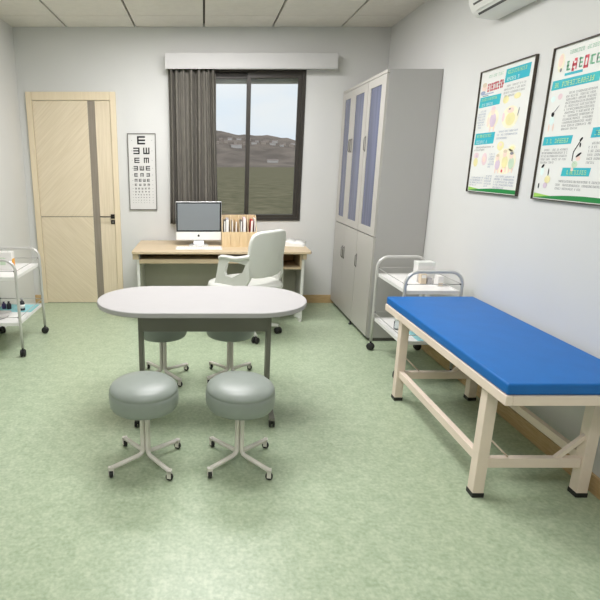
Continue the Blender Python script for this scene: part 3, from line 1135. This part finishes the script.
def cabinet(label, y0, y1, glasses, handles_up, handles_low, door_edges):
    t = thing('filing_cabinet', label, 'cabinet', (CXF, y0, 0), 0, 'grey steel cabinets by the right wall')
    L = y1 - y0
    b = MB()
    x0 = .018
    b.box(x0, CD, 0, L, .03, CH - .0, 'cab_grey')
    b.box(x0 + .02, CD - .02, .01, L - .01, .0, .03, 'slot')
    b.box(0, x0, 0, L, CH - .024, CH, 'cab_door')
    b.build('body', t, bevel=0.002)
    for fy_ in ((.03,) if L > .6 else ()):
        MB().lathe([(0, 0), (.014, 0), (.014, .012), (.007, .014), (.007, .0295), (0, .0295)], 'black', (.004, fy_, 0), n=16).build('foot', t)
    for (da, db), (ga, gb), hy in zip(door_edges, glasses, handles_up):
        da, db, ga, gb, hy = da - y0, db - y0, ga - y0, gb - y0, hy - y0
        g = .0012
        dz0, dz1, gz0, gz1 = .893, CH - .028, .955, 2.055
        m_ = MB()
        m_.box(0, x0 - .001, da + g, ga, dz0, dz1, 'cab_door')
        m_.box(0, x0 - .001, gb, db - g, dz0, dz1, 'cab_door')
        m_.box(0, x0 - .001, ga, gb, dz0, gz0, 'cab_door')
        m_.box(0, x0 - .001, ga, gb, gz1, dz1, 'cab_door')
        do = m_.build('upper_door', t)
        MB().box(.006, .010, ga, gb, gz0, gz1, 'blue_glass').build('glass_panel', do)
        hh = MB().box(-.003, 0, hy - .004, hy + .004, 1.560, 1.690, 'slot')
        hh.tube([(-.004, hy, 1.57), (-.014, hy, 1.58), (-.014, hy, 1.67), (-.004, hy, 1.68)], .004, 'handle', n=8)
        hh.build('door_handle', do)
    for (da, db), hy in zip(door_edges, handles_low):
        da, db, hy = da - y0, db - y0, hy - y0
        m_ = MB().box(0, x0 - .001, da + .001, db - .001, .045, .884, 'cab_door')
        do = m_.build('lower_door', t)
        hh = MB().box(-.003, 0, hy - .004, hy + .004, .560, .685, 'slot')
        hh.tube([(-.004, hy, .57), (-.014, hy, .58), (-.014, hy, .665), (-.004, hy, .675)], .004, 'handle', n=8)
        hh.build('door_handle', do)
    return t


cabinet('tall grey steel cabinet with two glass-strip doors against the far wall', 4.602, 5.405,
        [(4.70, 4.96), (5.12, 5.315)], [4.990, 5.05], [4.99, 5.05], [(4.604, 5.02), (5.02, 5.403)])
cabinet('tall grey steel cabinet with one glass-strip door nearer the bed', 4.152, 4.598,
        [(4.255, 4.527)], [4.566], [4.568], [(4.154, 4.596)])

# ================================================================== oval table
t = thing('oval_table', 'white oval-ended folding table in the middle of the room', 'table', (-0.012, 2.96, 0))
TZ, hw, hd_ = .690, .617, .320
pts = arc(hw - hd_, 0, hd_, -PI / 2, PI / 2, 28) + arc(-hw + hd_, 0, hd_, PI / 2, 3 * PI / 2, 28)
tp = MB().prism(pts, TZ - .030, TZ, 'white_lam', smooth=False)
tp.build('tabletop', t, bevel=0.006, bseg=3)
MB().box(-.354, .386, -.060, -.042, .500, TZ - .031, 'table_metal').build('apron_panel', t, bevel=.002)
for sx in (-1, 1):
    X = .400 if sx > 0 else -.368
    lg_ = MB()
    lg_.box(X - .013, X + .013, -.040, .040, .066, TZ - .031, 'table_metal')
    # foot beam tapering to both ends
    lg_.prism([(-.305, .045), (-.285, .042), (0, .042), (.285, .042), (.305, .045), (.30, .062), (.05, .095), (-.05, .095), (-.30, .062)], X - .015, X + .015, 'table_metal', axis='x')
    lgo = lg_.build('leg', t, bevel=.003)
    for sy in (-1, 1):
        cs = MB()
        mxx = Matrix.Translation((X, sy * .285, .021))
        for s_ in (-.011, .011):
            cs.lathe([(0, s_ - .006), (.018, s_ - .006), (.021, s_ - .003), (.021, s_ + .003), (.018, s_ + .006), (0, s_ + .006)], 'black', n=16, axis='x', mx=mxx)
        cs.box(-.006, .006, -.01, .01, .0, .022, 'black', mx=mxx)
        cs.build('caster', lgo)
cl = MB().box(.515, .545, -.205, -.165, TZ - .056, TZ - .031, 'white_plastic', bev=.003)
cl.tube([(.530, -.185, TZ - .05), (.545, -.215, TZ - .066)], .009, 'white_plastic', n=10)
cl.build('edge_clip', t)

# ================================================================== stools
ST_LAB = 'stools around the oval table'
t = thing('rolling_stool', 'round grey-green stool at the front left of the oval table', 'stool', (-.293, 2.312, 0), math.radians(0), ST_LAB)
seat = MB().lathe([(0, .312), (.145, .312), (.158, .317), (.166, .330), (.169, .355), (.169, .386), (.1665, .398), (.1640, .401), (.1665, .405), (.1645, .414), (.158, .425),
                   (.142, .438), (.11, .448), (.06, .4535), (0, .455)], 'stool_vinyl', n=56)
seat.build('seat', t)
pt_ = MB().lathe([(0, .298), (.05, .298), (.055, .3115), (0, .3115)], 'stool_metal', n=24)
pt_.build('seat_plate', t)
for k in range(4):
    a = math.radians(40 + 90 * k)
    dx, dy = math.cos(a), math.sin(a)
    path = [(.0165, .2975), (.0165, .20), (.0165, .085), (.019, .070), (.029, .059), (.045, .055), (.200, .049)]
    lg_ = MB().tube([(dx * r, dy * r, z) for r, z in path], .0115, 'stool_metal', n=12)
    lgo = lg_.build('leg', t)
    cs = MB()
    mxx = Matrix.Translation((dx * .200, dy * .200, .0185)) @ Matrix.Rotation(a + [.5, 1.3, -.6, 2.2][k], 4, 'Z')
    cs.lathe([(0, -.009), (.014, -.009), (.018, -.006), (.018, .006), (.014, .009), (0, .009)], 'black', n=18, axis='x', mx=mxx)
    for s_ in (-.0115, .0115):
        cs.box(s_ - .0015, s_ + .0015, -.010, .010, -.004, .036, 'stool_metal', mx=mxx)
    cs.box(-.013, .013, -.010, .010, .020, .037, 'stool_metal', mx=mxx)
    cs.build('caster', lgo)
stool = t
dup(stool, (.177, 2.312, 0), math.radians(2), 'round grey-green stool at the front right of the oval table')
dup(stool, (-.286, 3.385, 0), math.radians(-2), 'round grey-green stool behind the oval table on the left')
dup(stool, (.183, 3.395, 0), math.radians(1), 'round grey-green stool behind the oval table on the right')

# ================================================================== examination bed
t = thing('examination_bed', 'examination couch with blue vinyl mattress and cream frame', 'bed', (0, 0, 0))
BX0, BX1, BY0, BY1 = 1.195, 1.762, 1.870, 3.272
mm = MB().box(BX0 + .004, BX1 + .004, BY0 + .006, BY1 - .002, .5725, .622, 'bed_blue', bev=.012, seg=4)
mm.build('mattress', t)
fr = MB()
fr.box(BX0, BX0 + .03, BY0, BY1, .530, .572, 'bed_frame')
fr.box(BX1 - .03, BX1, BY0, BY1, .530, .572, 'bed_frame')
fr.box(BX0 + .03, BX1 - .03, BY0, BY0 + .03, .530, .572, 'bed_frame')
fr.box(BX0 + .03, BX1 - .03, BY1 - .03, BY1, .530, .572, 'bed_frame')
fr.box(BX0 + .03, BX1 - .03, 2.2, 2.9, .552, .5715, 'bed_frame')
fr.build('bed_frame', t, bevel=.003)
legs = {}
for nx, x in (('l', 1.213), ('r', 1.682)):
    for ny, y in (('n', 2.026), ('f', 3.012)):
        lo_ = MB().box(x, x + .050, y, y + .052, .020, .530, 'bed_frame').build('leg', t, bevel=.003)
        MB().box(x - .002, x + .052, y - .002, y + .054, 0.0, .0225, 'black', bev=.002).build('rubber_foot', lo_)
for x in (1.225, 1.692):
    MB().box(x, x + .030, 2.079, 3.011, .160, .202, 'bed_frame').build('side_rail', t, bevel=.002)
for y in (2.036, 3.022):
    MB().box(1.264, 1.681, y, y + .030, .145, .192, 'bed_frame').build('cross_rail', t, bevel=.002)
    MB().tube([(1.265, y + .015, .285), (1.360, y + .015, .193)], .004, 'bed_frame', n=8).build('brace', t)
    MB().tube([(1.690, y + .015, .300), (1.570, y + .015, .182)], .01, 'bed_frame', flat=(.018, .020)).build('brace', t)

# ================================================================== trolleys
def trolley(label, loc):
    t = thing('medical_trolley', label, 'trolley', loc, 0, 'two-tier trolleys')
    W, D = .190, .290                      # half sizes; tubes stand at the corners
    R = .085
    for sy in (-1, 1):
        y = sy * D
        prof = [(-W, .075)] + [(-W, .3), (-W, .55)] + [(-W + R + R * math.cos(a), .765 - R + R * math.sin(a)) for a in [PI - PI / 2 * k / 8 for k in range(9)]] \
            + [(W - R + R * math.cos(a), .765 - R + R * math.sin(a)) for a in [PI / 2 - PI / 2 * k / 8 for k in range(9)]] + [(W, .55), (W, .3), (W, .075)]
        MB().tube([(x, y, z) for x, z in prof], .0115, 'cart_tube', n=12).build('end_frame', t)
    for z in (.635, .275):
        s_ = MB()
        s_.box(-W + .012, W - .012, -D + .004, D - .004, z - .012, z - .008, 'cart_shelf')
        s_.box(-W + .012, -W + .017, -D + .004, D - .004, z - .026, z, 'cart_shelf')
        s_.box(W - .017, W - .012, -D + .004, D - .004, z - .026, z, 'cart_shelf')
        s_.box(-W + .017, W - .017, -D + .004, -D + .009, z - .026, z, 'cart_shelf')
        s_.box(-W + .017, W - .017, D - .009, D - .004, z - .026, z, 'cart_shelf')
        s_.build('shelf', t, bevel=.0015)
        g_ = MB()
        zz = z + .045
        for sx in (-1, 1):
            g_.tube([(sx * W, -D, zz), (sx * W, D, zz)], .0028, 'rail', n=8)
            g_.tube([(-W, sx * D, zz), (W, sx * D, zz)], .0028, 'rail', n=8)
        g_.build('guard_rail', t)
        j_ = MB()
        for sx in (-1, 1):
            for sy in (-1, 1):
                j_.box(sx * (W - .004) - .010, sx * (W - .004) + .010, sy * D - .006, sy * D + .006, zz - .005, zz + .005, 'black')
        j_.build('rail_joints', t)
    for sx in (-1, 1):
        for sy in (-1, 1):
            mxx = Matrix.Translation((sx * W, sy * D, .030)) @ Matrix.Rotation(.5 + sx * .4 + sy * .7, 4, 'Z')
            cs = MB()
            for s_ in (-.011, .011):
                cs.lathe([(0, s_ - .010), (.022, s_ - .010), (.029, s_ - .005), (.030, s_), (.029, s_ + .005), (.022, s_ + .010), (0, s_ + .010)], 'black', n=20, axis='x', mx=mxx)
            cs.tube([(0, 0, .02), (0, 0, .050)], .007, 'black', mx=mxx)
            cs.build('caster', t)
    return t


tr = trolley('white two-tier trolley between the grey cabinet and the blue bed', (1.540, 3.655, 0))
dup(tr, (-1.605, 4.080, 0), 0, 'white two-tier trolley standing by the left wall near the door')
RS, LS = (.627, .267), (.627, .267)


def carton(name, x0, x1, y0, y1, z0, z1, m, label, cat='box', extra=None):
    t = thing(name, label, cat, ((x0 + x1) / 2, (y0 + y1) / 2, z0))
    hx2, hy2, h = (x1 - x0) / 2, (y1 - y0) / 2, z1 - z0
    MB().box(-hx2, hx2, -hy2, hy2, 0.0005, h, m, bev=.0015).build('carton', t)
    if extra:
        extra(t, hx2, hy2, h)
    return t


def lid(t, hx2, hy2, h):
    MB().box(-hx2 - .0015, hx2 + .0015, -hy2 - .0015, hy2 + .0015, h - .022, h + .002, 'white_plastic', bev=.002).build('lid', t)


def label_patch(m, z0=.2, z1=.8):
    def f_(t, hx2, hy2, h):
        MB().box(-hx2 * .8, hx2 * .8, -hy2 - .0012, -hy2 - .0002, h * z0, h * z1, m).build('printed_label', t)
    return f_


# right trolley, top shelf
zt = RS[0]
carton('supply_box', 1.548, 1.668, 3.66, 3.74, zt, .772, 'carton', 'tallest white box on the top shelf of the right trolley', extra=lid)
carton('supply_box', 1.552, 1.592, 3.60, 3.645, zt, .700, 'beige', 'small beige box in front of the tallest box on the right trolley', extra=label_patch('carton', .6, .9))
carton('supply_box', 1.640, 1.678, 3.52, 3.585, zt, .700, 'carton', 'small white box nearest the wall on the right trolley', extra=label_patch('beige', .1, .35))
carton('supply_box', 1.600, 1.632, 3.60, 3.650, zt, .672, 'paper_grey', 'small grey box beside the beige box on the right trolley')
# right trolley, lower shelf
zl = RS[1]
t = thing('glass_jar', 'clear glass jar with white lid on the lower shelf of the right trolley', 'jar', (1.445, 3.66, zl))
MB().lathe([(0, .001), (.028, .001), (.030, .006), (.030, .058), (.024, .068), (.024, .072), (0, .072)], 'jar_glass', n=24).build('jar_body', t)
MB().lathe([(0, .0725), (.027, .0725), (.027, .088), (0, .088)], 'white_plastic', n=24).build('lid', t)
tag(MB().box(1.49, 1.66, 3.395, 3.60, zl + .0005, zl + .006, 'teal', bev=.002).build('folded_cloth'), 'teal cloth folded on the lower shelf of the right trolley', 'cloth')

# left trolley, top shelf


def tissue_extra(t, hx2, hy2, h):
    MB().box(hx2 + .0002, hx2 + .0012, -hy2 * .9, hy2 * .9, h * .12, h * .62, 'orange').build('orange_label', t)
    MB().box(-hx2 * .8, -hx2 * .1, -hy2 - .0012, -hy2 - .0002, h * .25, h * .6, 'pink').build('printed_label', t)
    MB().box(-.0 * hx2, hx2 * .45, -hy2 - .0012, -hy2 - .0002, h * .3, h * .7, 'palegreen').build('printed_label', t)
    p = MB().tube([(-.055, 0, h), (-.055, 0, h + .022), (.055, 0, h + .022), (.055, 0, h)], .004, 'white_plastic', n=8)
    p.build('handle', t)


carton('medicine_box', -1.735, -1.548, 4.09, 4.155, LS[0], .775, 'carton', 'white carton with orange edge on the top shelf of the left trolley', extra=tissue_extra)
# left trolley, lower shelf
zl = LS[1]
tag(MB().box(-1.755, -1.44, 4.12, 4.352, zl + .0005, zl + .004, 'teal', bev=.0015).build('tray_cloth'), 'teal cloth spread on the lower shelf of the left trolley', 'cloth')
t = thing('kidney_dish', 'pale grey metal dish at the near end of the left trolley\'s lower shelf', 'dish', (-1.665, 3.945, zl))
kd = MB()
outline = arc(0, 0, .118, 0, 2 * PI, 40)[:-1]
def kid(u, v, s):
    return (u * s, v * s * .62 + (.030 * (u / .098) ** 2 - .012))
o0 = [kid(u, v, .72) for u, v in outline]
o1 = [kid(u, v, 1.0) for u, v in outline]
i1 = [kid(u, v, .96) for u, v in outline]
i0 = [kid(u, v, .70) for u, v in outline]
mi = kd.mi('enamel')
R4 = [[kd.bm.verts.new((x, y, z)) for x, y in L] for L, z in ((o0, .001), (o1, .048), (i1, .048), (i0, .004))]
nn = len(outline)
for a, b in zip(R4, R4[1:]):
    for k in range(nn):
        kd._face((a[k], a[(k + 1) % nn], b[(k + 1) % nn], b[k]), mi, True)
kd._face(R4[0][::-1], mi)
kd._face(R4[3], mi)
kd.build('dish_body', t)


def bottle(x, y, z, r, h, m, capm, label, lab2=None):
    t = thing('bottle', label, 'bottle', (x, y, z))
    MB().lathe([(0, .0005), (r * .92, .0005), (r, .004), (r, h * .6), (r * .8, h * .72), (r * .4, h * .78), (r * .4, h * .84), (0, h * .84)], m, n=20).build('bottle_body', t)
    MB().lathe([(0, h * .842), (r * .48, h * .842), (r * .48, h), (0, h)], capm, n=16).build('cap', t)
    if lab2:
        MB().lathe([(r + .0006, h * .2), (r + .0006, h * .5)], lab2, n=20).build('bottle_label', t)


zc = zl + .0045
bottle(-1.525, 4.165, zc, .021, .105, 'dark_bottle', 'paper_grey', 'dark bottle with pale label behind the near tube of the left trolley', 'paper')
bottle(-1.700, 4.220, zc, .018, .060, 'purple', 'purple', 'small purple bottle at the left on the teal cloth')
bottle(-1.652, 4.205, zc, .019, .066, 'dark_bottle', 'dark_bottle', 'small black bottle beside the purple one on the teal cloth')
